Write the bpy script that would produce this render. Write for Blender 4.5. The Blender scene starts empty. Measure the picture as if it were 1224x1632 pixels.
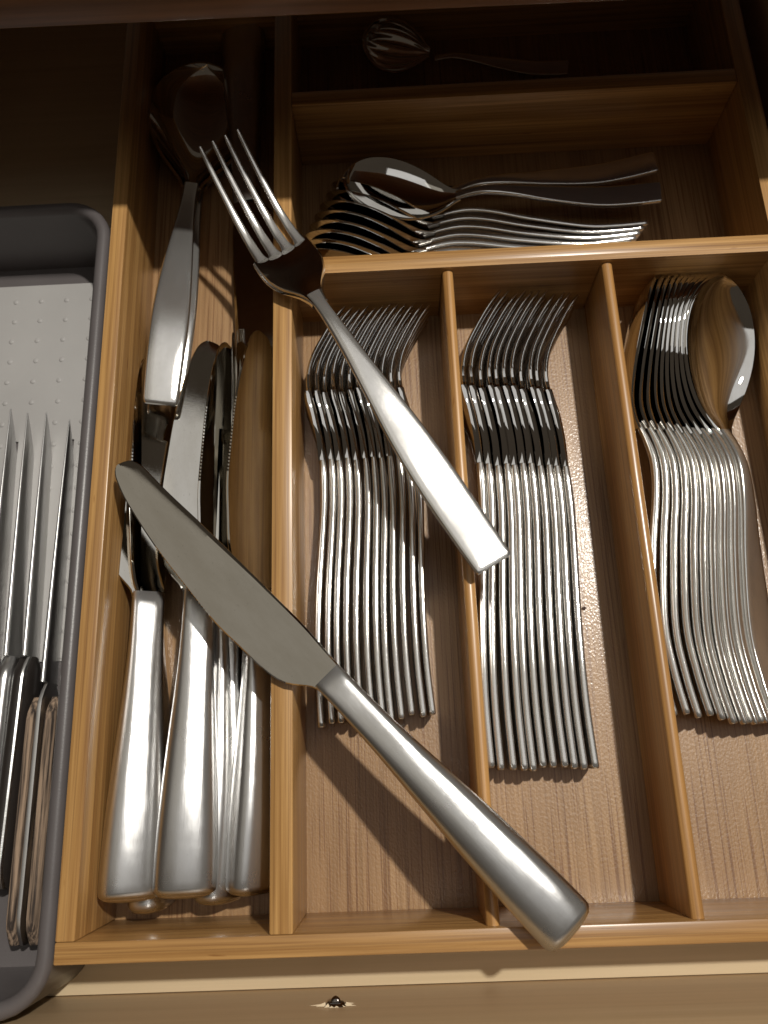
import bpy, bmesh, math, random
from mathutils import Vector, Matrix, noise
random.seed(7)
sc = bpy.context.scene
col = sc.collection
# ------------------------------------------------------------------ units
# All numbers below are in tray units; U turns them into metres (the rim of the tray is z = 0).
U = 0.00085
CAM_H = 360.0
FPX = 1262.6                      # focal length for a 1224 x 1632 frame
ROT = Matrix(((0.99884058, 0.04416945, 0.01914589),
              (-0.03646667, 0.95385009, -0.29806072),
              (-0.03142749, 0.29701696, 0.95435488)))

def at(px, py, z):
    """Point of the plane z that stands at this place of the photograph."""
    d = ROT @ Vector((px - 612.0, -(py - 816.0), -FPX))
    t = (z - CAM_H) / d.z
    return Vector((d.x * t, d.y * t, z))

# ------------------------------------------------------------------ camera
cd = bpy.data.cameras.new('camera')
cam = bpy.data.objects.new('camera', cd)
col.objects.link(cam)
m4 = ROT.to_4x4(); m4.translation = Vector((0, 0, CAM_H * U))
cam.matrix_world = m4
cd.sensor_fit = 'VERTICAL'; cd.sensor_height = 24.0; cd.sensor_width = 18.0
cd.lens = 24.0 * FPX / 1632.0
cd.clip_start = 0.01; cd.clip_end = 50
cd.dof.use_dof = True
cd.dof.focus_distance = 0.325
cd.dof.aperture_fstop = 9.0
sc.camera = cam
# ------------------------------------------------------------------ world, lamps, exposure
w = bpy.data.worlds.new('World'); sc.world = w; w.use_nodes = True
bg = w.node_tree.nodes['Background']
bg.inputs[0].default_value = (1.0, 0.80, 0.60, 1); bg.inputs[1].default_value = 0.048
sc.view_settings.view_transform = 'Standard'; sc.view_settings.look = 'None'
sc.view_settings.exposure = 0.0; sc.view_settings.gamma = 1.0

def lamp(name, kind, loc, power, color, **kw):
    l = bpy.data.lights.new(name, kind); l.energy = power; l.color = color
    for k, v in kw.items(): setattr(l, k, v)
    o = bpy.data.objects.new(name, l); o.location = Vector(loc) * U; col.objects.link(o)
    return o
lamp('ceiling_lamp', 'POINT', (666, 646, 2000), 124.0, (1.0, 0.955, 0.875), shadow_soft_size=0.030)
lamp('lit_ceiling_fill', 'AREA', (600, 450, 2060), 3.7, (1.0, 0.985, 0.96), shape='RECTANGLE', size=1.20, size_y=1.60)  # no fixture: added area fill standing in for the lit ceiling mirrored in steel
lamp('ceiling_bounce', 'AREA', (-680, 440, 2090), 1.3, (1.0, 0.93, 0.80), shape='RECTANGLE', size=1.22, size_y=1.20)

# ------------------------------------------------------------------ materials
def nodes(name):
    m = bpy.data.materials.new(name); m.use_nodes = True
    nt = m.node_tree
    return m, nt, nt.nodes['Principled BSDF']
def N(nt, kind, **kw):
    n = nt.nodes.new(kind)
    for k, v in kw.items(): setattr(n, k, v)
    return n
def mapped(nt, scale, loc=(0, 0, 0)):
    tc = N(nt, 'ShaderNodeTexCoord'); mp = N(nt, 'ShaderNodeMapping')
    mp.inputs['Scale'].default_value = scale; mp.inputs['Location'].default_value = loc
    nt.links.new(tc.outputs['Object'], mp.inputs['Vector'])
    return mp.outputs['Vector']
def noise_tex(nt, vec, scale=1.0, detail=3.0, rough=0.5):
    n = N(nt, 'ShaderNodeTexNoise'); n.inputs['Scale'].default_value = scale
    n.inputs['Detail'].default_value = detail; n.inputs['Roughness'].default_value = rough
    nt.links.new(vec, n.inputs['Vector'])
    return n.outputs['Fac']
def ramp(nt, fac, stops):
    r = N(nt, 'ShaderNodeValToRGB')
    el = r.color_ramp.elements
    while len(el) < len(stops): el.new(0.5)
    for e, (p, c) in zip(el, stops):
        e.position = p; e.color = (c[0], c[1], c[2], 1) if hasattr(c, '__len__') else (c, c, c, 1)
    nt.links.new(fac, r.inputs['Fac'])
    return r.outputs['Color']
def mix(nt, mode, a, b, fac=1.0):
    n = N(nt, 'ShaderNodeMix', data_type='RGBA', blend_type=mode)
    for s, v in ((n.inputs[0], fac), (n.inputs[6], a), (n.inputs[7], b)):
        if hasattr(v, 'links') or isinstance(v, bpy.types.NodeSocket): nt.links.new(v, s)
        else: s.default_value = v if not hasattr(v, '__len__') else (*v, 1)
    return n.outputs[2]
def bump(nt, bsdf, h, strength, dist, coat=False):
    b = N(nt, 'ShaderNodeBump'); b.inputs['Strength'].default_value = strength; b.inputs['Distance'].default_value = dist
    nt.links.new(h, b.inputs['Height'])
    nt.links.new(b.outputs['Normal'], bsdf.inputs['Normal'])
    if coat: nt.links.new(b.outputs['Normal'], bsdf.inputs['Coat Normal'])

def bamboo(name, axis, light, dark, strip=190.0, rough=0.38, coat=0.35, across='XZ'):
    m, nt, b = nodes(name)
    hi, lo = 1500.0, 16.0
    s = [hi, hi, hi]; s['XYZ'.index(axis)] = lo
    s0 = [560.0] * 3; s0['XYZ'.index(axis)] = 9.0
    fa = noise_tex(nt, mapped(nt, s), 1.0, 4.0, 0.6); fb = noise_tex(nt, mapped(nt, s0, (0.7, 0.2, 0.9)), 1.0, 3.0, 0.6)
    av = N(nt, 'ShaderNodeMath', operation='MULTIPLY_ADD'); nt.links.new(fb, av.inputs[0]); av.inputs[1].default_value = 0.6
    hv = N(nt, 'ShaderNodeMath', operation='MULTIPLY'); nt.links.new(fa, hv.inputs[0]); hv.inputs[1].default_value = 0.4
    nt.links.new(hv.outputs[0], av.inputs[2]); fib = av.outputs[0]
    s2 = [300.0, 260.0, 260.0]; s2['XYZ'.index(axis)] = 5.0
    band = noise_tex(nt, mapped(nt, s2), 1.0, 2.0)
    # glued strips: each strip its own tint
    tc = N(nt, 'ShaderNodeTexCoord'); sep = N(nt, 'ShaderNodeSeparateXYZ')
    nt.links.new(tc.outputs['Object'], sep.inputs[0])
    o = [c for c in 'XYZ' if c != axis]
    ad = N(nt, 'ShaderNodeMath', operation='ADD'); nt.links.new(sep.outputs[o[0]], ad.inputs[0]); nt.links.new(sep.outputs[o[1]], ad.inputs[1])
    mu = N(nt, 'ShaderNodeMath', operation='MULTIPLY'); nt.links.new(ad.outputs[0], mu.inputs[0]); mu.inputs[1].default_value = strip
    fl = N(nt, 'ShaderNodeMath', operation='FLOOR'); nt.links.new(mu.outputs[0], fl.inputs[0])
    wn = N(nt, 'ShaderNodeTexWhiteNoise', noise_dimensions='1D'); nt.links.new(fl.outputs[0], wn.inputs['W'])
    fr = N(nt, 'ShaderNodeMath', operation='FRACT'); nt.links.new(mu.outputs[0], fr.inputs[0])
    seam = ramp(nt, fr.outputs[0], [(0.0, 0.72), (0.05, 1.0), (0.95, 1.0), (1.0, 0.72)])
    c = ramp(nt, fib, [(0.36, dark), (0.60, light)])
    c = mix(nt, 'MULTIPLY', c, ramp(nt, wn.outputs['Value'], [(0.0, (0.84, 0.80, 0.76)), (1.0, (1.08, 1.08, 1.10))]), 0.9)
    c = mix(nt, 'MULTIPLY', c, ramp(nt, band, [(0.3, (0.80, 0.74, 0.66)), (0.7, (1.10, 1.10, 1.10))]), 0.8)
    c = mix(nt, 'MULTIPLY', c, seam, 0.8)
    # a few dark nicks and the nodes of the cane
    s3 = [420.0, 420.0, 420.0]; s3['XYZ'.index(axis)] = 60.0
    nick = noise_tex(nt, mapped(nt, s3, (3.1, 1.7, 0.4)), 1.0, 1.0)
    c = mix(nt, 'MULTIPLY', c, ramp(nt, nick, [(0.74, 1.0), (0.80, (0.55, 0.42, 0.30))]), 0.8)
    oi = N(nt, 'ShaderNodeObjectInfo')
    c = mix(nt, 'MULTIPLY', c, ramp(nt, oi.outputs['Random'], [(0.0, (0.86, 0.82, 0.76)), (1.0, (1.08, 1.08, 1.06))]))
    nt.links.new(c, b.inputs['Base Color'])
    rr = ramp(nt, band, [(0.3, rough - 0.06), (0.7, rough + 0.08)])
    nt.links.new(rr, b.inputs['Roughness'])
    b.inputs['Coat Weight'].default_value = coat; b.inputs['Coat Roughness'].default_value = 0.22
    bump(nt, b, fib, 0.22, 0.0004)
    return m

def floor_veneer():
    m, nt, b = nodes('bamboo_floor_veneer')
    fib = noise_tex(nt, mapped(nt, (900, 9, 900)), 1.0, 5.0, 0.7)
    line = noise_tex(nt, mapped(nt, (1150, 13, 1150), (0.3, 0.1, 0)), 1.0, 2.0, 0.5)
    blot = noise_tex(nt, mapped(nt, (40, 12, 40)), 1.0, 2.0)
    c = ramp(nt, fib, [(0.28, (0.215, 0.122, 0.052)), (0.55, (0.335, 0.203, 0.094)), (0.8, (0.41, 0.26, 0.132))])
    c = mix(nt, 'MULTIPLY', c, ramp(nt, line, [(0.36, (0.52, 0.40, 0.33)), (0.43, 1.0)]), 0.75)
    c = mix(nt, 'MULTIPLY', c, ramp(nt, blot, [(0.3, (0.88, 0.84, 0.84)), (0.7, (1.08, 1.06, 1.06))]), 0.9)
    nt.links.new(c, b.inputs['Base Color'])
    b.inputs['Roughness'].default_value = 0.42
    b.inputs['Coat Weight'].default_value = 0.28; b.inputs['Coat Roughness'].default_value = 0.16
    peel = noise_tex(nt, mapped(nt, (1150, 800, 900)), 1.0, 1.5, 0.5)
    bump(nt, b, peel, 0.22, 0.0006, True)
    return m

def steel(name, rough, color=(0.72, 0.71, 0.69), grain=None, smudge=0.04, bump_s=0.0, haze=0.0):
    m, nt, b = nodes(name)
    out = nt.nodes['Material Output']; nt.nodes.remove(b)
    b = N(nt, 'ShaderNodeBsdfGlossy', distribution='BECKMANN')
    nt.links.new(b.outputs[0], out.inputs['Surface'])
    sm = noise_tex(nt, mapped(nt, (70, 45, 70)), 1.0, 4.0, 0.6)
    nt.links.new(ramp(nt, sm, [(0.35, max(0.02, rough - smudge)), (0.75, rough + smudge)]), b.inputs['Roughness'])
    film = noise_tex(nt, mapped(nt, (120, 38, 120), (0.2, 0.6, 0.1)), 1.0, 5.0, 0.65)
    spots = noise_tex(nt, mapped(nt, (900, 900, 900)), 1.0, 1.0)
    c = mix(nt, 'MULTIPLY', color, ramp(nt, film, [(0.35, (0.90, 0.89, 0.87)), (0.65, 1.0)]))
    c = mix(nt, 'MULTIPLY', c, ramp(nt, spots, [(0.72, 1.0), (0.78, 0.80)]), 0.6)
    nt.links.new(c, b.inputs['Color'])
    if grain:
        g = noise_tex(nt, mapped(nt, grain), 1.0, 3.0, 0.6)
        bp = N(nt, 'ShaderNodeBump'); bp.inputs['Strength'].default_value = bump_s; bp.inputs['Distance'].default_value = 0.0003
        nt.links.new(g, bp.inputs['Height']); nt.links.new(bp.outputs['Normal'], b.inputs['Normal'])
    if haze:                                    # the broad sheen of satin finished steel
        h = N(nt, 'ShaderNodeBsdfGlossy', distribution='BECKMANN'); h.inputs['Roughness'].default_value = 0.68
        nt.links.new(c, h.inputs['Color'])
        ms = N(nt, 'ShaderNodeMixShader'); ms.inputs[0].default_value = haze
        nt.links.new(b.outputs[0], ms.inputs[1]); nt.links.new(h.outputs[0], ms.inputs[2]); nt.links.new(ms.outputs[0], out.inputs['Surface'])
    return m

def plain(name, color, rough, bump_scale=None, bump_s=0.2, var=0.08, coat=0.0):
    m, nt, b = nodes(name)
    v = noise_tex(nt, mapped(nt, (35, 35, 35)), 1.0, 4.0)
    c = ramp(nt, v, [(0.3, tuple(x * (1 - var) for x in color)), (0.7, tuple(min(1, x * (1 + var)) for x in color))])
    nt.links.new(c, b.inputs['Base Color']); b.inputs['Roughness'].default_value = rough
    b.inputs['Coat Weight'].default_value = coat
    if bump_scale:
        bump(nt, b, noise_tex(nt, mapped(nt, bump_scale), 1.0, 3.0), bump_s, 0.0004)
    return m

def board(name, light, dark, axis, rough, across=300.0, along=7.0, span=(0.3, 0.7)):
    m, nt, b = nodes(name)
    s = [across] * 3; s['XYZ'.index(axis)] = along
    f = noise_tex(nt, mapped(nt, s), 1.0, 4.0, 0.6)
    nt.links.new(ramp(nt, f, [(span[0], dark), (span[1], light)]), b.inputs['Base Color'])
    b.inputs['Roughness'].default_value = rough
    bump(nt, b, f, 0.1 if across < 500 else 0.5, 0.0004)
    return m

BL, BD = (0.585, 0.355, 0.138), (0.33, 0.175, 0.060)
M = dict(
    bam_x=bamboo('bamboo_along_x', 'X', BL, BD), bam_y=bamboo('bamboo_along_y', 'Y', BL, BD),
    slim=bamboo('bamboo_slim', 'Y', (0.57, 0.325, 0.120), (0.36, 0.19, 0.062), rough=0.33, coat=0.4),
    floor=floor_veneer(),
    polished=steel('polished_steel', 0.07, smudge=0.04),
    satin=steel('satin_steel', 0.18, grain=(3600, 3600, 3600), bump_s=0.09, haze=0.15, smudge=0.02),
    tine=steel('worn_tine_steel', 0.27, haze=0.25),
    brushed=steel('brushed_steel', 0.31, color=(0.69, 0.69, 0.69), grain=(3600, 60, 3600), bump_s=0.09, haze=0.16),
    blade=steel('blade_steel', 0.10, color=(0.60, 0.58, 0.535), grain=(500, 3200, 500), bump_s=0.012),
    ground=steel('ground_knife_steel', 0.32, color=(0.62, 0.62, 0.62), grain=(60, 2600, 900), bump_s=0.10, haze=0.45),
    plastic=plain('grey_plastic', (0.105, 0.094, 0.094), 0.36, (1300, 1300, 1300), 0.12),
    mat=plain('pale_grey_mat', (0.36, 0.350, 0.340), 0.55, (2200, 2200, 2200), 0.10, 0.04),
    drawer=board('drawer_board', (0.60, 0.43, 0.25), (0.53, 0.37, 0.205), 'X', 0.42),
    base=board('drawer_base_board', (0.66, 0.53, 0.35), (0.58, 0.46, 0.29), 'X', 0.40),
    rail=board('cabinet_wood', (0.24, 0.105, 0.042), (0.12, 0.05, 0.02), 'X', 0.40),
    oldwood=board('weathered_handle_wood', (0.32, 0.225, 0.155), (0.035, 0.024, 0.018), 'Y', 0.85, 750.0, 28.0, (0.40, 0.62)),
    black=plain('black_handle', (0.022, 0.018, 0.016), 0.30),
    screw=steel('dark_screw_steel', 0.30, color=(0.22, 0.20, 0.19)),
    chip=plain('splintered_chip', (0.66, 0.54, 0.37), 0.7),
    crumb=plain('crumb', (0.06, 0.03, 0.02), 0.8),
)

# ------------------------------------------------------------------ object helpers
def finish(name, bm, mat, parent=None, smooth=True, angle=38):
    bmesh.ops.recalc_face_normals(bm, faces=bm.faces[:])
    me = bpy.data.meshes.new(name)
    for v in bm.verts: v.co *= U
    bm.to_mesh(me); bm.free()
    if smooth:
        me.polygons.foreach_set('use_smooth', [True] * len(me.polygons))
        me.set_sharp_from_angle(angle=math.radians(angle))
    me.materials.append(mat)
    o = bpy.data.objects.new(name, me); col.objects.link(o)
    if parent: o.parent = parent
    return o
def thing(name, label, cat, group=None, loc=(0, 0, 0)):
    o = bpy.data.objects.new(name, None); col.objects.link(o)
    o.empty_display_size = 0.01
    o.location = Vector(loc) * U
    o['label'] = label; o['category'] = cat
    if group: o['group'] = group
    return o
def dup(root, label, group=None):
    r = root.copy(); col.objects.link(r); r['label'] = label
    if group: r['group'] = group
    for ch in root.children:
        c = ch.copy(); col.objects.link(c); c.parent = r
        for g in ch.children:
            d = g.copy(); col.objects.link(d); d.parent = c
    return r
def box(x0, x1, y0, y1, z0, z1, bev=0.7, bm=None, seg=2):
    own = bmesh.new()
    bmesh.ops.create_cube(own, size=1)
    for v in own.verts:
        v.co = Vector((x0 + (v.co.x + .5) * (x1 - x0), y0 + (v.co.y + .5) * (y1 - y0), z0 + (v.co.z + .5) * (z1 - z0)))
    if bev: bmesh.ops.bevel(own, geom=own.edges[:], offset=bev, segments=seg, profile=0.5, affect='EDGES')
    if bm is None: return own
    me = bpy.data.meshes.new('t'); own.to_mesh(me); own.free(); bm.from_mesh(me); bpy.data.meshes.remove(me)
    return bm
def rings(bm, rs, cap=True):
    """Closed rings of points joined into a tube."""
    vs = [[bm.verts.new(p) for p in r] for r in rs]
    n = len(vs[0])
    for a, b in zip(vs, vs[1:]):
        for i in range(n):
            bm.faces.new((a[i], a[(i + 1) % n], b[(i + 1) % n], b[i]))
    if cap:
        for r in (vs[0], vs[-1]):
            c = bm.verts.new(sum((v.co for v in r), Vector()) / n)
            for i in range(n): bm.faces.new((r[i], r[(i + 1) % n], c))
    return bm
def curve(pts, k):
    """Catmull-Rom through rows of numbers, k steps per span."""
    out = []
    P = [pts[0]] + list(pts) + [pts[-1]]
    for i in range(1, len(P) - 2):
        a, b, c, d = P[i - 1], P[i], P[i + 1], P[i + 2]
        for j in range(k):
            t = j / k
            out.append([0.5 * (2 * q + (r - p) * t + (2 * p - 5 * q + 4 * r - s) * t * t + (3 * q - p - 3 * r + s) * t ** 3) for p, q, r, s in zip(a, b, c, d)])
    out.append(list(pts[-1]))
    return out
def interp(tab, x):
    if x <= tab[0][0]: return tab[0][1]
    for (a, p), (b, q) in zip(tab, tab[1:]):
        if x <= b:
            t = (x - a) / (b - a); t = t * t * (3 - 2 * t) if False else t
            return p + (q - p) * t
    return tab[-1][1]
def smooth_tab(tab, k=8):
    return [tuple(r) for r in curve([list(map(float, r)) for r in tab], k)]
def loft(st, nseg=16):
    """st rows: x, y, z, half width, half thickness, squareness."""
    rs = []
    for i, (x, y, z, hw, ht, n) in enumerate(st):
        a, b = st[max(0, i - 1)], st[min(len(st) - 1, i + 1)]
        T = Vector((0, b[1] - a[1], b[2] - a[2])); T.normalize()
        Nn = Vector((0, -T.z, T.y))
        r = []
        for j in range(nseg):
            t = 2 * math.pi * (j + .5) / nseg
            c, s = math.cos(t), math.sin(t)
            u = hw * math.copysign(abs(c) ** (2 / n), c); v = ht * math.copysign(abs(s) ** (2 / n), s)
            r.append(Vector((x + u, y, z)) + Nn * v)
        rs.append(r)
    return rs
def shell(grid, th):
    """Sheet of points given a thickness th(i, j) below it; closed."""
    bm = bmesh.new(); R, Cc = len(grid), len(grid[0])
    def nrm(i, j):
        a = grid[min(R - 1, i + 1)][j] - grid[max(0, i - 1)][j]
        b = grid[i][min(Cc - 1, j + 1)] - grid[i][max(0, j - 1)]
        n = b.cross(a)
        if n.length < 1e-9: return Vector((0, 0, 1))
        n.normalize(); return n if n.z > 0 else -n
    T = [[bm.verts.new(grid[i][j]) for j in range(Cc)] for i in range(R)]
    B = [[bm.verts.new(grid[i][j] - nrm(i, j) * th(i, j)) for j in range(Cc)] for i in range(R)]
    for i in range(R - 1):
        for j in range(Cc - 1):
            bm.faces.new((T[i][j], T[i][j + 1], T[i + 1][j + 1], T[i + 1][j]))
            bm.faces.new((B[i][j], B[i + 1][j], B[i + 1][j + 1], B[i][j + 1]))
    for j, q in ((0, 1), (Cc - 1, Cc - 2)):
        mid = []
        for i in range(R):
            d = T[i][j].co - T[i][q].co
            d = d.normalized() if d.length > 1e-6 else Vector()
            mid.append(bm.verts.new((T[i][j].co + B[i][j].co) / 2 + d * th(i, j) * .14))
        for i in range(R - 1):
            bm.faces.new((T[i][j], T[i + 1][j], mid[i + 1], mid[i])); bm.faces.new((mid[i], mid[i + 1], B[i + 1][j], B[i][j]))
        for i in (0, R - 1): bm.faces.new((T[i][j], mid[i], B[i][j]))
    for j in range(Cc - 1):
        for i in (0, R - 1):
            bm.faces.new((T[i][j], T[i][j + 1], B[i][j + 1], B[i][j]))
    return bm
def pose(o, A, B, roll, scale=1.0, wide=1.0):
    """Lay a piece of cutlery with its handle end at A, pointing to B, turned by roll degrees about its length."""
    A, B = Vector(A), Vector(B)
    y = (B - A).normalized()
    x0 = y.cross(Vector((0, 0, 1))).normalized(); z0 = x0.cross(y)
    r = math.radians(roll)
    z = z0 * math.cos(r) + x0 * math.sin(r); x = y.cross(z)
    m = Matrix((x, y, z)).transposed().to_4x4()
    m = Matrix.Translation(A * U) @ m @ Matrix.Scale(scale, 4)
    o.location, o.rotation_euler, o.scale = m.to_translation(), m.to_euler(), (scale * wide, scale, scale * wide)
ORD = ['first', 'second', 'third', 'fourth', 'fifth', 'sixth', 'seventh', 'eighth', 'ninth', 'tenth', 'eleventh', 'twelfth', 'thirteenth']

# ------------------------------------------------------------------ the drawer
FLOOR = -48.0
BASE = -53.0
dr = thing('drawer', 'open brown kitchen drawer holding the bamboo tray and the grey knife tray', 'drawer')
finish('bottom', box(-330, 226, -99.2, 500, BASE - 10, BASE, 0.3), M['base'], dr)
finish('side_panel', box(226.3, 240, -99.2, 500, BASE - 10, 6, 0.8), M['drawer'], dr)
finish('side_panel', box(-344, -330.3, -99.2, 500, BASE - 10, 6, 0.8), M['drawer'], dr)
finish('back_panel', box(-330, 226, 500.3, 512, BASE - 10, 6, 0.8), M['drawer'], dr)
fp = finish('front_panel', box(-360, 256, -118, -99.5, BASE - 20, 42, 1.5), M['drawer'], dr)
# mounting screw in its chipped hole
sp = at(535, 1602, 0); k = -99.3 / sp.y
t = (CAM_H - 0) * (k - 1)
sx, sz = sp.x * k, -t
bm = bmesh.new()
prof = [(0.0, 4.3), (0.35, 4.4), (0.9, 3.4), (1.5, 3.1), (1.6, 1.9), (2.6, 1.7), (3.4, 0.9), (3.9, 0.0001)]
rs = [[Vector((sx + r * math.cos(a) * 1.15, -99.5 + d, sz + r * math.sin(a) * (0.8 + 0.15 * math.sin(3 * a)))) for a in [2 * math.pi * i / 14 for i in range(14)]] for d, r in prof]
rings(bm, rs)
finish('screw', bm, M['screw'], fp)
bm = bmesh.new()
for i in range(13):
    a = 2 * math.pi * i / 13 + random.uniform(-.2, .2); r0 = 4.0; r1 = r0 + random.uniform(.8, 4.6) * (1.4 if abs(math.cos(a)) > .8 else .55)
    p = Vector((sx + r0 * 1.15 * math.cos(a - .25), -99.35, sz + r0 * .85 * math.sin(a - .25)))
    q = Vector((sx + r0 * 1.15 * math.cos(a + .25), -99.35, sz + r0 * .85 * math.sin(a + .25)))
    e = Vector((sx + r1 * 1.2 * math.cos(a), -99.3, sz + r1 * .7 * math.sin(a)))
    f = (p + q) / 2 + Vector((0, random.uniform(.5, 1.5), 0))
    vs = [bm.verts.new(c) for c in (p, q, e, f)]
    for t3 in ((0, 1, 3), (1, 2, 3), (2, 0, 3), (0, 2, 1)): bm.faces.new([vs[t_] for t_ in t3])
finish('chipped_edge', bm, M['chip'], fp, smooth=False)

# the cabinet rail over the back of the drawer
cb = thing('cabinet', 'dark brown wooden cabinet rail crossing above the back of the drawer', 'cabinet')
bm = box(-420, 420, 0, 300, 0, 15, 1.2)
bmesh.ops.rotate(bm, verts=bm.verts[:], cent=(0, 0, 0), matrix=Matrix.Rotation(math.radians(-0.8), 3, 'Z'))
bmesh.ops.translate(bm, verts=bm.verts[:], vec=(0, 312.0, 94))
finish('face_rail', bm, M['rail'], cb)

# ------------------------------------------------------------------ bamboo tray
X = dict(LO=-149.7, LI=-141.4, ML=-61.0, MR=-51.1, RI=201.3, RO=212.0, S1L=28.4, S1R=34.1, S2L=112.5, S2R=118.1)
Y = dict(FO=-75.6, FI=-67.1, CF=245.7, CB=256.0, SF=357.2, SB=366.9, BI=452.0, BO=461.0)
tr = thing('cutlery_tray', 'honey coloured bamboo cutlery tray with seven compartments lying in the drawer', 'cutlery tray', loc=(0, 0, BASE))
tr_off = Vector((0, 0, -BASE))
def tpart(name, bm, mat):
    bmesh.ops.translate(bm, verts=bm.verts[:], vec=tr_off)
    return finish(name, bm, mat, tr)
tpart('floor_panel', box(X['LI'] - 4, X['RI'] + 4, Y['FI'] - 4, Y['BI'] + 4, FLOOR - 4.6, FLOOR, 0), M['floor'])
tpart('side_rail', box(X['LO'], X['LI'], Y['FI'] + .05, Y['BI'], BASE + .4, 0), M['bam_y'])
tpart('side_rail', box(X['RI'], X['RO'], Y['FI'] + .05, Y['BI'], BASE + .4, 0), M['bam_y'])
tpart('front_rail', box(X['LO'], X['RO'], Y['FO'], Y['FI'], BASE + .4, 0), M['bam_x'])
tpart('back_rail', box(X['LO'], X['RO'], Y['BI'] + .05, Y['BO'], BASE + .4, 0), M['bam_x'])
tpart('long_divider', box(X['ML'], X['MR'], Y['FI'] + .05, Y['BI'] - .05, FLOOR + .1, -0.1), M['bam_y'])
tpart('cross_divider', box(X['MR'] + .05, X['RI'] - .05, Y['SF'], Y['SB'], FLOOR + .1, -0.25), M['bam_x'])
# cross divider whose front face has two slots for the slim dividers
bm = box(X['MR'] + .05, X['RI'] - .05, Y['CF'] + 3.0, Y['CB'], FLOOR + .1, -0.25, 0.6)
out = [(X['MR'] + .05, FLOOR + .1)]
for a, b in (('S1L', 'S1R'), ('S2L', 'S2R')):
    l, r = X[a] - .5, X[b] + .5; c, h = (l + r) / 2, (r - l) / 2
    out.append((l, FLOOR + .1))
    for i in range(9):
        an = math.pi - math.pi * i / 8
        out.append((c + h * math.cos(an), -4.2 - h + h * math.sin(an)))
    out.append((r, FLOOR + .1))
out += [(X['RI'] - .05, FLOOR + .1), (X['RI'] - .05, -0.3), (X['MR'] + .05, -0.3)]
va = [bm.verts.new((x, Y['CF'], z)) for x, z in out]; vb = [bm.verts.new((x, Y['CF'] + 3.4, z)) for x, z in out]
bm.faces.new(va); bm.faces.new(vb[::-1])
for i in range(len(out)):
    j = (i + 1) % len(out); bm.faces.new((va[i], va[j], vb[j], vb[i]))
tpart('cross_divider', bm, M['bam_x'])
for a, b in (('S1L', 'S1R'), ('S2L', 'S2R')):
    l, r = X[a], X[b]; c, h = (l + r) / 2, (r - l) / 2
    pr = [(l, FLOOR + .1)] + [(c + h * math.cos(math.pi - math.pi * i / 10), -3.0 - h * .75 + h * .75 * math.sin(math.pi * i / 10)) for i in range(11)] + [(r, FLOOR + .1)]
    bm = bmesh.new()
    rings(bm, [[Vector((x, y, z)) for x, z in pr] for y in [Y['FI'] + .1 + (Y['CF'] + 2.8 - Y['FI']) * i / 12 for i in range(13)]])
    tpart('slim_divider', bm, M['slim'])

# ------------------------------------------------------------------ cutlery meshes
FORK_Z = smooth_tab([(0, 0), (25, -2.6), (48, -4.0), (75, -4.6), (100, -4.4), (124, -4.4), (144, -5.6), (161, -8.0), (173, -11.2), (184, -14.6), (194, -16.4), (202, -16.6), (214, -14.4), (229, -8.0), (240, -2.2), (248, 3.2)])
FORK_W = smooth_tab([(0, 9.0), (20, 9.5), (48, 9.7), (72, 8.8), (95, 6.9), (118, 4.9), (138, 3.7), (150, 3.4), (157, 4.2)])
FORK_W2 = smooth_tab([(0, 8.9), (20, 9.2), (48, 9.2), (75, 8.0), (98, 6.1), (120, 4.3), (137, 3.4), (147, 3.7), (157, 6.4)])
def fz(y): return interp(FORK_Z, y)
def make_fork(wt):
    st = []
    ys = [0, .4, 1.0] + [3 + 153.5 * i / 44 for i in range(45)]
    for y in ys:
        hw = interp(wt, y); ht = interp([(0, 1.9), (50, 1.9), (100, 2.1), (140, 2.3), (162, 1.5)], y)
        n = interp([(0, 7), (70, 6), (120, 3.2), (162, 3)], y)
        if y < 1: hw -= .5 * (1 - y); ht -= .35 * (1 - y)
        st.append((0, y, fz(y), hw, ht, n))
    return rings(bmesh.new(), loft(st, 20))
HEAD_W = smooth_tab([(148, 3.3), (154, 3.9), (159, 5.6), (163.5, 8.8), (168, 11.9), (174, 14.2), (182, 14.9), (191, 14.7)])
HEAD_W2 = smooth_tab([(137, 3.3), (147, 3.6), (157, 6.3), (165, 9.4), (173, 12.3), (181, 14.2), (187, 14.8), (191, 14.7)])
def make_fork_head(wt):
    g = []
    for i in range(19):
        y = 150.5 + 39.0 * i / 18; hw = interp(wt, y)
        dish = interp([(151, 0.2), (166, 1.3), (178, 2.6), (190, 1.8)], y)
        g.append([Vector((hw * v, y, fz(y) + 1.2 - dish * (1 - v * v) + dish * .45)) for v in [-1 + 2 * j / 12 for j in range(13)]])
    return shell(g, lambda i, j: 3.6)
def make_tine(kx):
    xr, xt = kx * 7.35, kx * 6.9
    st = []
    for i in range(26):
        u = i / 25; y = 188.2 + 59.8 * u
        root = 3.65 - 1.0 * min(1, u / .06) ** .5 if u < .06 else 2.65
        hw = root * (1 - .60 * u ** .9); ht = 1.55 - .7 * u
        if u > .97: hw *= .62; ht *= .7
        st.append((xr + (xt - xr) * u, y, fz(y) + .45 - .25 * u, hw, ht, 2.8))
    return rings(bmesh.new(), loft(st, 12))
def build_fork(label, cat='fork', group=None, wt=FORK_W, hwt=HEAD_W, tine='tine'):
    r = thing('dinner_fork', label, cat, group)
    finish('handle', make_fork(wt), M['satin'], r)
    h = finish('head', make_fork_head(hwt), M['polished'], r, angle=55)
    for kx in (-1.5, -.5, .5, 1.5): finish('tine', make_tine(kx), M[tine], h)
    return r

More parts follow.
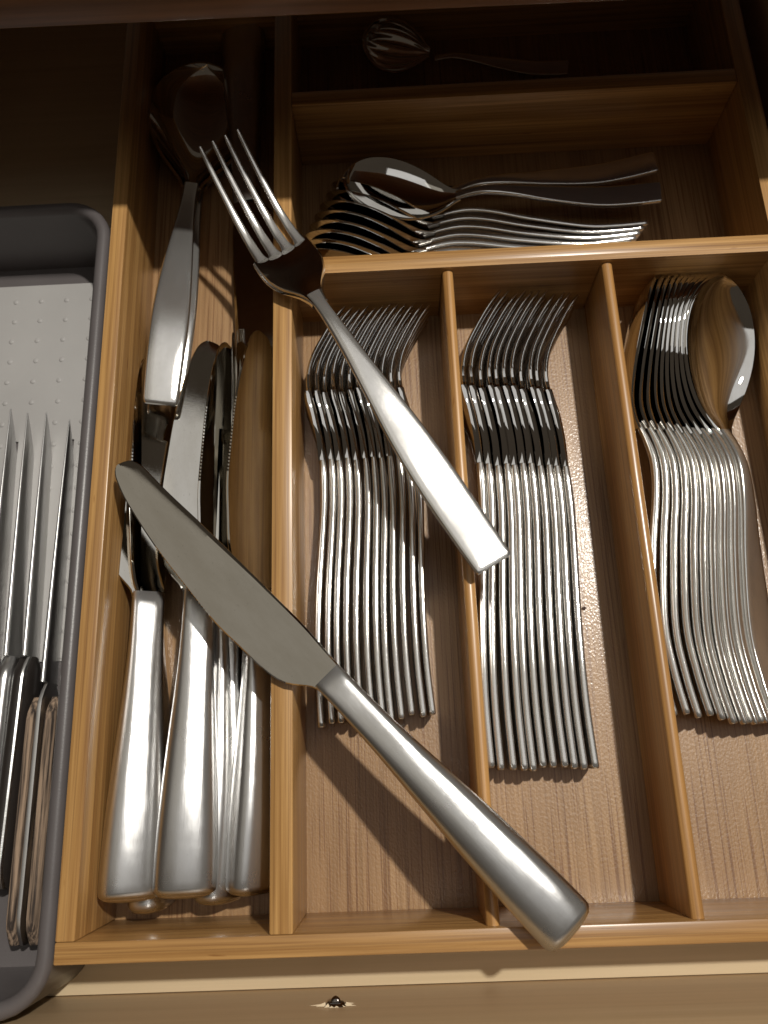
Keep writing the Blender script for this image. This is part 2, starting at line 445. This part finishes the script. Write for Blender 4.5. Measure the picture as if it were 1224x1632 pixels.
SP_Z = smooth_tab([(0, 0), (21, -5.0), (45, -8.4), (84, -7.4), (112, -5.2), (130, -5.6), (142, -8.8), (152, -13.2)])
RIM_Z = smooth_tab([(0, -11.6), (.08, -13.8), (.16, -14.6), (.3, -13.0), (.6, -7.4), (1, 0)])
SP_W = smooth_tab([(0, 8.9), (20, 9.1), (50, 8.6), (75, 7.2), (100, 5.4), (125, 4.0), (140, 3.5), (152, 3.9)])
BOWL = [(0, 3.6), (.05, 5.2), (.12, 9.2), (.22, 15.0), (.35, 20.4), (.5, 23.8), (.64, 24.2), (.78, 21.6), (.88, 16.8), (.95, 10.8), (.985, 5.6), (1, 0.4)]
BOWL_S = smooth_tab(BOWL)
def make_spoon_handle(L0=152, wt=SP_W):
    st = []
    for y in [0, .4, 1.0] + [3 + (L0 - 3) * i / 44 for i in range(45)]:
        hw = interp(wt, y); ht = interp([(0, 1.9), (60, 1.9), (100, 2.1), (135, 2.3), (152, 1.6)], y)
        n = interp([(0, 7), (70, 6), (115, 3.2), (152, 2.6)], y)
        if y < 1: hw -= .5 * (1 - y); ht -= .35 * (1 - y)
        st.append((0, y, interp(SP_Z, y), hw, ht, n))
    return rings(bmesh.new(), loft(st, 20))
def make_bowl(y0, y1, deep, wk=1.0, flute=0.0, nu=34, nv=25, zr=None):
    g = []
    for i in range(nu):
        u = .5 - .5 * math.cos(math.pi * (i / (nu - 1))) ; u = .35 * (i / (nu - 1)) + .65 * u
        y = y0 + (y1 - y0) * u; hw = interp(BOWL_S, u) * wk
        rim = zr(u)
        row = []
        for j in range(nv):
            v = math.sin(math.pi / 2 * (-1 + 2 * j / (nv - 1)))
            d = deep * (hw / (24.2 * wk)) ** .9 * (1 - abs(v) ** 2.2)
            fl = flute * math.cos(j / (nv - 1) * 2 * math.pi * 7) * min(1, hw / (12 * wk)) * (.35 + u)
            row.append(Vector((hw * v, y, rim - d + fl)))
        g.append(row)
    return shell(g, lambda i, j: 1.9)
def build_spoon(label, group=None):
    r = thing('table_spoon', label, 'spoon', group)
    finish('handle', make_spoon_handle(), M['satin'], r)
    finish('bowl', make_bowl(149.5, 236, 9.5, 1.07, zr=lambda u: interp(RIM_Z, u)), M['polished'], r, angle=55)
    return r

KH_W = smooth_tab([(0, 12.7), (12, 12.8), (30, 12.4), (55, 11.2), (80, 9.6), (105, 8.0), (125, 7.3), (139, 7.2), (144, 7.2)])
KH_T = smooth_tab([(0, 7.6), (12, 8.2), (36, 8.5), (60, 7.7), (85, 6.2), (110, 5.0), (130, 4.4), (139, 4.1), (144, 2.6)])
K_SPINE = smooth_tab([(140, 7.2), (150, 7.4), (168, 8.3), (192, 8.0), (217, 7.6), (240, 7.0), (263, 6.0), (280, 5.9), (287, 5.2), (291.3, 2.8), (293.3, -1.6)])
K_EDGE = smooth_tab([(140, -7.0), (145, -8.4), (150, -12.2), (155.5, -16.0), (165, -18.4), (181, -19.5), (199, -20.2), (220, -18.9), (246, -16.6), (273, -12.2), (286, -8.6), (291, -6.2), (293.3, -3.6)])
def make_knife_handle():
    st = []
    for y in [0, .5, 1.3] + [3 + 141 * i / 44 for i in range(45)]:
        hw, ht = interp(KH_W, y), interp(KH_T, y)
        if y < 2: hw -= 1.3 * (1 - y / 2) ** 2; ht -= 1.3 * (1 - y / 2) ** 2
        st.append((0, y, 1.6 * math.sin(math.pi * min(1, y / 140)), hw, ht, interp([(0, 2.6), (90, 2.6), (144, 4)], y)))
    rs = loft(st, 28)
    return rings(bmesh.new(), rs, False), rs
def make_knife_cap(rs):
    bm = bmesh.new()
    c = sum(rs[0], Vector()) / len(rs[0])
    rr = [[c + (p - c) * k + Vector((0, -d, 0)) for p in rs[0]] for k, d in ((1, 0), (.94, .7), (.7, 1.5), (.35, 2.0), (.05, 2.15))]
    return rings(bm, rr)
def make_blade():
    rs = []
    y = 140.0; ys = []
    while y < 293.3:
        ys.append(y); y += 1.0 if 200 < y < 250 else 2.4 if y < 276 else 1.0
    ys.append(293.25)
    for i, y in enumerate(ys):
        xs, xe = interp(K_SPINE, y), interp(K_EDGE, y)
        x1 = xe
        if 204 < y < 248 and i % 2: xe += .45
        w_ = xs - x1
        ts = interp([(140, 2.4), (150, 1.5), (200, 1.15), (293.3, .5)], y)
        bv = min(.35 * w_, interp([(140, .8), (200, 1.2), (250, 2.6), (293.3, 3.2)], y))
        pts = [(xe, .10), (x1 + min(.6, .1 * w_), .66 * ts), (x1 + .45 * w_, .86 * ts), (xs - bv, ts), (xs - .12 * bv, .52 * ts), (xs, .2 * ts)]
        rs.append([Vector((a, y, b)) for a, b in pts] + [Vector((a, y, -b)) for a, b in pts[::-1]])
    return rings(bmesh.new(), rs)
def build_knife(label, group=None):
    r = thing('table_knife', label, 'knife', group)
    bm, rs = make_knife_handle()
    h = finish('handle', bm, M['brushed'], r)
    finish('end_cap', make_knife_cap(rs), M['satin'], h)
    finish('blade', make_blade(), M['blade'], r, angle=14)
    return r

# ------------------------------------------------------------------ loose pieces lying across the tray
fork0 = build_fork('large loose dinner fork lying diagonally across the tray dividers, tines up')
pose(fork0, at(788, 900, 5.0), at(360, 243, 24), 3, 1.055)
knife0 = build_knife('loose table knife lying diagonally across the tray, serrated edge to lower left')
pose(knife0, at(908, 1480, 8.5), at(196, 738, 3.0), 0, 0.975)

# ------------------------------------------------------------------ nested forks
def lerp(a, b, t): return a + (b - a) * t
G1, G2 = 'short forks nested on edge left of the slim divider', 'long forks nested on edge between the slim dividers'
n = 12
for i in range(n):
    t = i / (n - 1)
    lab = f'{ORD[i]} fork from the left in the nested row of twelve short forks'
    if i == 0: f = fork1 = build_fork(lab, 'fork', G1, FORK_W2, HEAD_W2, 'polished')
    else: f = dup(fork1, lab, G1)
    j = random.uniform(-1, 1)
    A = at(lerp(513, 689, t) , lerp(1158, 1142, t) + 7 * j, -33); B = at(lerp(541, 674, t), lerp(500, 497, t) + 4 * random.uniform(-1, 1), -31)
    A.z = -37.0; B.z = -32.5; A.x += random.uniform(-.5, .5); B.x += random.uniform(-.4, .4)
    pose(f, A, B, 91 + 1.6 * random.uniform(-1, 1), (B - A).length / 248)
n = 11
for i in range(n):
    t = i / (n - 1)
    f = dup(fork1, f'{ORD[i]} fork from the left in the nested row of eleven long forks', G2)
    j = random.uniform(-1, 1)
    A = at(lerp(784, 948, t), 1226 + 4 * j, -33); B = at(lerp(787, 908, t), lerp(478, 482, t) + 3 * random.uniform(-1, 1), -31)
    A.z = -36.5; B.z = -32.5; A.x += random.uniform(-.6, .6); B.x += random.uniform(-.5, .5)
    pose(f, A, B, 88 + 1.4 * random.uniform(-1, 1), (B - A).length / 248)

# ------------------------------------------------------------------ nested table spoons
G3 = 'table spoons nested on edge in the right compartment'
spoon0 = None
n = 10
for i in range(n):
    t = i / (n - 1)
    lab = f'{ORD[i]} spoon from the left in the nested row of table spoons' if i < n - 1 else 'rightmost table spoon of the nested row, its dark polished bowl facing up'
    if spoon0 is None: s = spoon0 = build_spoon(lab, G3)
    else: s = dup(spoon0, lab, G3)
    A = at(lerp(1077, 1258, t), lerp(1140, 1154, t) + 5 * random.uniform(-1, 1), -34); B = at(lerp(1050, 1155, t), lerp(450, 440, t), lerp(-22, -12, t))
    A.z = -36
    pose(s, A, B, lerp(73, 28, t ** 1.6), (B - A).length / 236)

# ------------------------------------------------------------------ teaspoons in the upper compartment
G4 = 'teaspoons nested in the upper compartment'
for i in range(8):
    t = i / 7
    s = dup(spoon0, f'{ORD[i]} teaspoon from the front in the pile behind the cross divider', G4); s.name = 'teaspoon'
    A = at(lerp(985, 1030, t), lerp(416, 356, t), -34); B = at(lerp(468, 531, t), lerp(412, 290, t), -30)
    A.z = -37; B.z = -33
    pose(s, A, B, lerp(88, 74, t), (B - A).length / 236)
for lab, a, b, za, zb, roll in (('teaspoon whose upper handle points to the right rear of the pile', (1045, 258), (540, 300), -33, -21, 2),
                                ('topmost teaspoon with bowl facing up, bright reflection in its bowl', (1053, 306), (550, 284), -27, -13, 0)):
    s = dup(spoon0, lab, G4); s.name = 'teaspoon'
    A, B = at(*a, za), at(*b, zb)
    pose(s, A, B, roll, (B - A).length / 236)

# ------------------------------------------------------------------ knives in the left compartment
G5 = 'table knives lying in the left compartment'
def kn(label, a, za, b, zb, roll, sc_=0.965):
    k_ = dup(knife0, label, G5)
    pose(k_, at(*a, za), at(*b, zb), roll, sc_, 1.14)
    return k_
kn('table knife at far left, broad handle on top of another knife', (208, 1430), -21, (262, 530), -40, 24)
kn('mostly hidden table knife under the leftmost one, handle end showing', (243, 1446), -37, (236, 600), -42, 82)
kn('table knife with broad mirror blade face up, second handle from the left', (294, 1424), -19, (340, 532), -30, 12, 0.95)
kn('table knife with lower rolled handle, third visible handle from the left', (352, 1432), -35, (366, 545), -34, 62)
kn('table knife on edge under the others, serrated blade standing upright', (376, 1400), -40, (372, 560), -33, -84)
kn('table knife beside the long divider, bamboo mirrored in its leaning blade', (405, 1418), -31, (420, 508), -29, 50)
kn('reversed table knife, dark blade lying by the long divider near loose fork', (388, 40), -38, (398, 640), -40, 12)

# ------------------------------------------------------------------ serving spoons at the back of the left compartment
SV_W = smooth_tab([(0, 8.8), (20, 9.6), (50, 9.9), (80, 8.4), (110, 6.0), (135, 4.4), (152, 4.4)])
sv = thing('serving_spoon', 'big serving spoon, broad satin handle towards the viewer, bowl in dark rear', 'serving spoon', 'serving spoons')
st = []
for y in [0, .5, 1.2] + [3 + 149 * i / 40 for i in range(41)]:
    hw = interp(SV_W, y); ht = interp([(0, 2.0), (60, 2.3), (152, 1.9)], y)
    if y < 2: hw -= .8 * (1 - y / 2) ** 2; ht -= .8 * (1 - y / 2) ** 2
    st.append((0, y, interp(smooth_tab([(0, -3), (30, 2.5), (60, 4.5), (95, 3), (125, -2), (152, -7)]), y), hw, ht, 5))
finish('handle', rings(bmesh.new(), loft(st, 20)), M['satin'], sv)
finish('bowl', make_bowl(150, 246, 15, 1.25, zr=lambda u: -6 + 5 * u), M['polished'], sv)
pose(sv, at(255, 640, -12), at(336, 52, -34), 12, 1.0)
s2 = dup(sv, 'second serving spoon tucked under the first, only its dark edge showing', 'serving spoons')
pose(s2, at(267, 630, -24), at(346, 58, -44), 14, 1.0)

# ------------------------------------------------------------------ shell spoon in the dark rear compartment
sh = thing('shell_spoon', 'sugar spoon with fluted shell bowl in the dark rear compartment', 'spoon')
finish('handle', make_spoon_handle(), M['polished'], sh)
finish('bowl', make_bowl(160, 236, 12, 1.35, flute=1.8, nu=40, nv=71, zr=lambda u: -5 + 5 * u), M['polished'], sh)
A, B = at(905, 108, -40), at(580, 64, -26)
pose(sh, A, B, -8, (B - A).length / 236)

# ------------------------------------------------------------------ grey knife tray
GZ, GF = -2.0, -47.0
def rrect(x0, x1, y0, y1, r, n=7):
    p = []
    for cx, cy, a0 in ((x1 - r, y1 - r, 0), (x0 + r, y1 - r, 90), (x0 + r, y0 + r, 180), (x1 - r, y0 + r, 270)):
        for i in range(n + 1):
            a = math.radians(a0 + 90 * i / n); p.append((cx + r * math.cos(a), cy + r * math.sin(a)))
    return p
gx0, gx1, gy0, gy1 = -300.0, -151.6, -96.5, 302.0
kt = thing('knife_tray', 'dark grey plastic knife tray with rounded rim left of the bamboo tray', 'knife tray', loc=(0, 0, BASE))
def kpart(name, bm, mat, parent=None, **kw):
    bmesh.ops.translate(bm, verts=bm.verts[:], vec=(0, 0, -BASE))
    return finish(name, bm, mat, parent or kt, **kw)
prof = [(3.0, BASE + .5, 18), (1.2, BASE + 2, 20)]
for i in range(13):                                        # rolled rim
    a = math.radians(200 - 220 * i / 12)
    prof.append((3.6 + 3.6 * math.cos(a), GZ - 3.6 + 3.6 * math.sin(a), 24))
prof += [(8.4, GZ - 14, 19), (9.6, GF + 4, 17), (11.0, GF - 1.2, 15), (14, GF - 1.5, 12)]
bm = bmesh.new()
rings(bm, [[Vector((x, y, z)) for x, y in rrect(gx0 + d, gx1 - d, gy0 + d, gy1 - d, max(3, r - d))] for d, z, r in prof], True)
kpart('shell', bm, M['plastic'])
# pale mat with soft bumps, cut into fingers where the handles begin
def slab(poly, z0, z1):
    bm = bmesh.new()
    va = [bm.verts.new((x, y, z1)) for x, y in poly]; vb = [bm.verts.new((x, y, z0)) for x, y in poly]
    bm.faces.new(va); bm.faces.new(vb[::-1])
    for i in range(len(poly)):
        j = (i + 1) % len(poly); bm.faces.new((va[i], va[j], vb[j], vb[i]))
    return bm
mx1, my1 = gx1 - 15.5, 279.0
mat_top = GF
slots = [-170.2, -181.4, -197.5, -213.0, -228.0, -243.0, -258.0, -273.0]
kpart('mat', slab(rrect(gx0 + 14, mx1, 178.0, my1, 2.5, 4), GF - 1.3, mat_top), M['mat'])
edges = [mx1] + slots + [gx0 + 14]
for a, b in zip(edges, edges[1:]):
    r_, l_ = a - .9, b + .9
    if r_ - l_ < 2: continue
    c_ = (r_ + l_) / 2
    ch = min(2.6, (r_ - l_) * .35)
    kpart('mat_strip', slab([(l_, 178.0), (l_, 59), (l_ + ch, 54.5), (r_ - ch, 54.5), (r_, 59), (r_, 178.0)], GF - 1.3, mat_top), M['mat'])
bm = bmesh.new()
for i in range(9):
    for j in range(17):
        x = mx1 - 10 - i * 15.2 + (j % 2) * 0.4; y = my1 - 11 - j * 13.2
        if min(abs(x - s_) for s_ in slots) < 2.6 and y < 180: continue
        rr = [[Vector((x + r * math.cos(a), y + r * math.sin(a), mat_top + h)) for a in [2 * math.pi * q / 10 for q in range(10)]] for r, h in ((1.7, -.1), (1.5, .22), (1.0, .48), (.4, .6))]
        rings(bm, rr)
b_ = kpart('bump', bm, M['mat']); b_['kind'] = 'stuff'

# kitchen knives standing on edge in it
G6 = 'kitchen knives standing on edge in the grey tray'
def kitchen_knife(label, tip, heel, butt, kind, hgt=24.0, thick=1.5):
    """tip, heel, butt: points on the spine."""
    r = thing('kitchen_knife', label, 'knife', G6)
    tip, heel, butt = Vector(tip), Vector(heel), Vector(butt)
    rs = []
    for i in range(25):
        u = i / 24
        p = tip.lerp(heel, u)
        h = max(.5, hgt * min(1.0, (u * 2.6) ** .75)); tk = thick * (.25 + .75 * min(1, u * 1.2))
        ztop = p.z - (1 - u) ** 3 * 2.0
        zb = max(GF + .3, ztop - h)
        rs.append([Vector((p.x + a * tk, p.y, z)) for a, z in ((-1, ztop - 1.0 * tk), (-.6, ztop - .36 * tk), (-.2, ztop - .04 * tk), (.2, ztop - .04 * tk), (.6, ztop - .36 * tk), (1, ztop - 1.0 * tk), (.55, (ztop + zb) / 2), (.06, zb), (-.06, zb), (-.55, (ztop + zb) / 2))])
    finish('blade', rings(bmesh.new(), rs), M['ground'], r, angle=40)
    d = butt - heel
    def grip(name, off, w0, w1, zt, hh, mat, n_=4.0, start=0.0):
        st = []
        for i in range(30):
            u = start + (1 - start) * i / 29; p = heel + d * u
            e = min(1, (i + .6) / 3) ** .5 * min(1, (29.6 - i) / 3) ** .5
            ww = (w0 + (w1 - w0) * math.sin(math.pi * min(1, u * .9 + .15)) ** .7) * (.55 + .45 * e)
            st.append([Vector((p.x + off + ww * math.copysign(abs(math.cos(a)) ** (2 / n_), math.cos(a)), p.y, p.z + zt - hh + hh * e * math.copysign(abs(math.sin(a)) ** (2 / n_), math.sin(a)))) for a in [2 * math.pi * (q + .5) / 18 for q in range(18)]])
        return finish(name, rings(bmesh.new(), st), mat, r)
    if kind == 'wood':
        grip('tang', 0, 1.2, 1.35, 0.4, 11, M['ground'], 6)
        grip('wooden_scale', -4.4, 2.7, 3.0, -.3, 10.5, M['oldwood'], 3.2, .06)
        grip('wooden_scale', 4.9, 3.1, 3.4, -.3, 10.5, M['oldwood'], 3.2, .06)
    elif kind == 'steel':
        grip('handle', 0, 4.2, 5.2, 1, 9, M['brushed'], 2.2)
    else:
        grip('handle', -1.5, 5.0, 5.6, .2, 10, M['black'], 2.4)
        grip('bolster', 0.4, 1.6, 1.7, .6, 9.6, M['ground'], 3)
    return r
def sx_(px, py, z): return at(px, py, z)
kitchen_knife('kitchen knife nearest the bamboo tray with worn brown wooden handle', sx_(108, 666, -34), sx_(66, 1086, -28), sx_(25, 1512, -29), 'wood')
kitchen_knife('kitchen knife second from the bamboo tray, dark handle with steel spine', sx_(71, 655, -34), sx_(37, 1044, -29), sx_(-8, 1420, -28), 'black')
kitchen_knife('kitchen knife third from the bamboo tray with shiny steel handle', sx_(41, 655, -34), sx_(7, 1044, -29), sx_(-40, 1440, -28), 'steel')
kitchen_knife('kitchen knife at the left picture edge, only its blade tip showing', sx_(14, 649, -34), sx_(-26, 1044, -29), sx_(-75, 1440, -28), 'steel')

# ------------------------------------------------------------------ crumb
bm = bmesh.new(); bmesh.ops.create_icosphere(bm, subdivisions=1, radius=1.0)
c = at(931, 969, FLOOR + .7)
for v in bm.verts: v.co = Vector((v.co.x * 1.2, v.co.y * .8, v.co.z * .6)) * random.uniform(.8, 1.2) + c
o = finish('crumb', bm, M['crumb'])
o['label'] = 'tiny dark crumb on the compartment floor right of the long forks'; o['category'] = 'crumb'
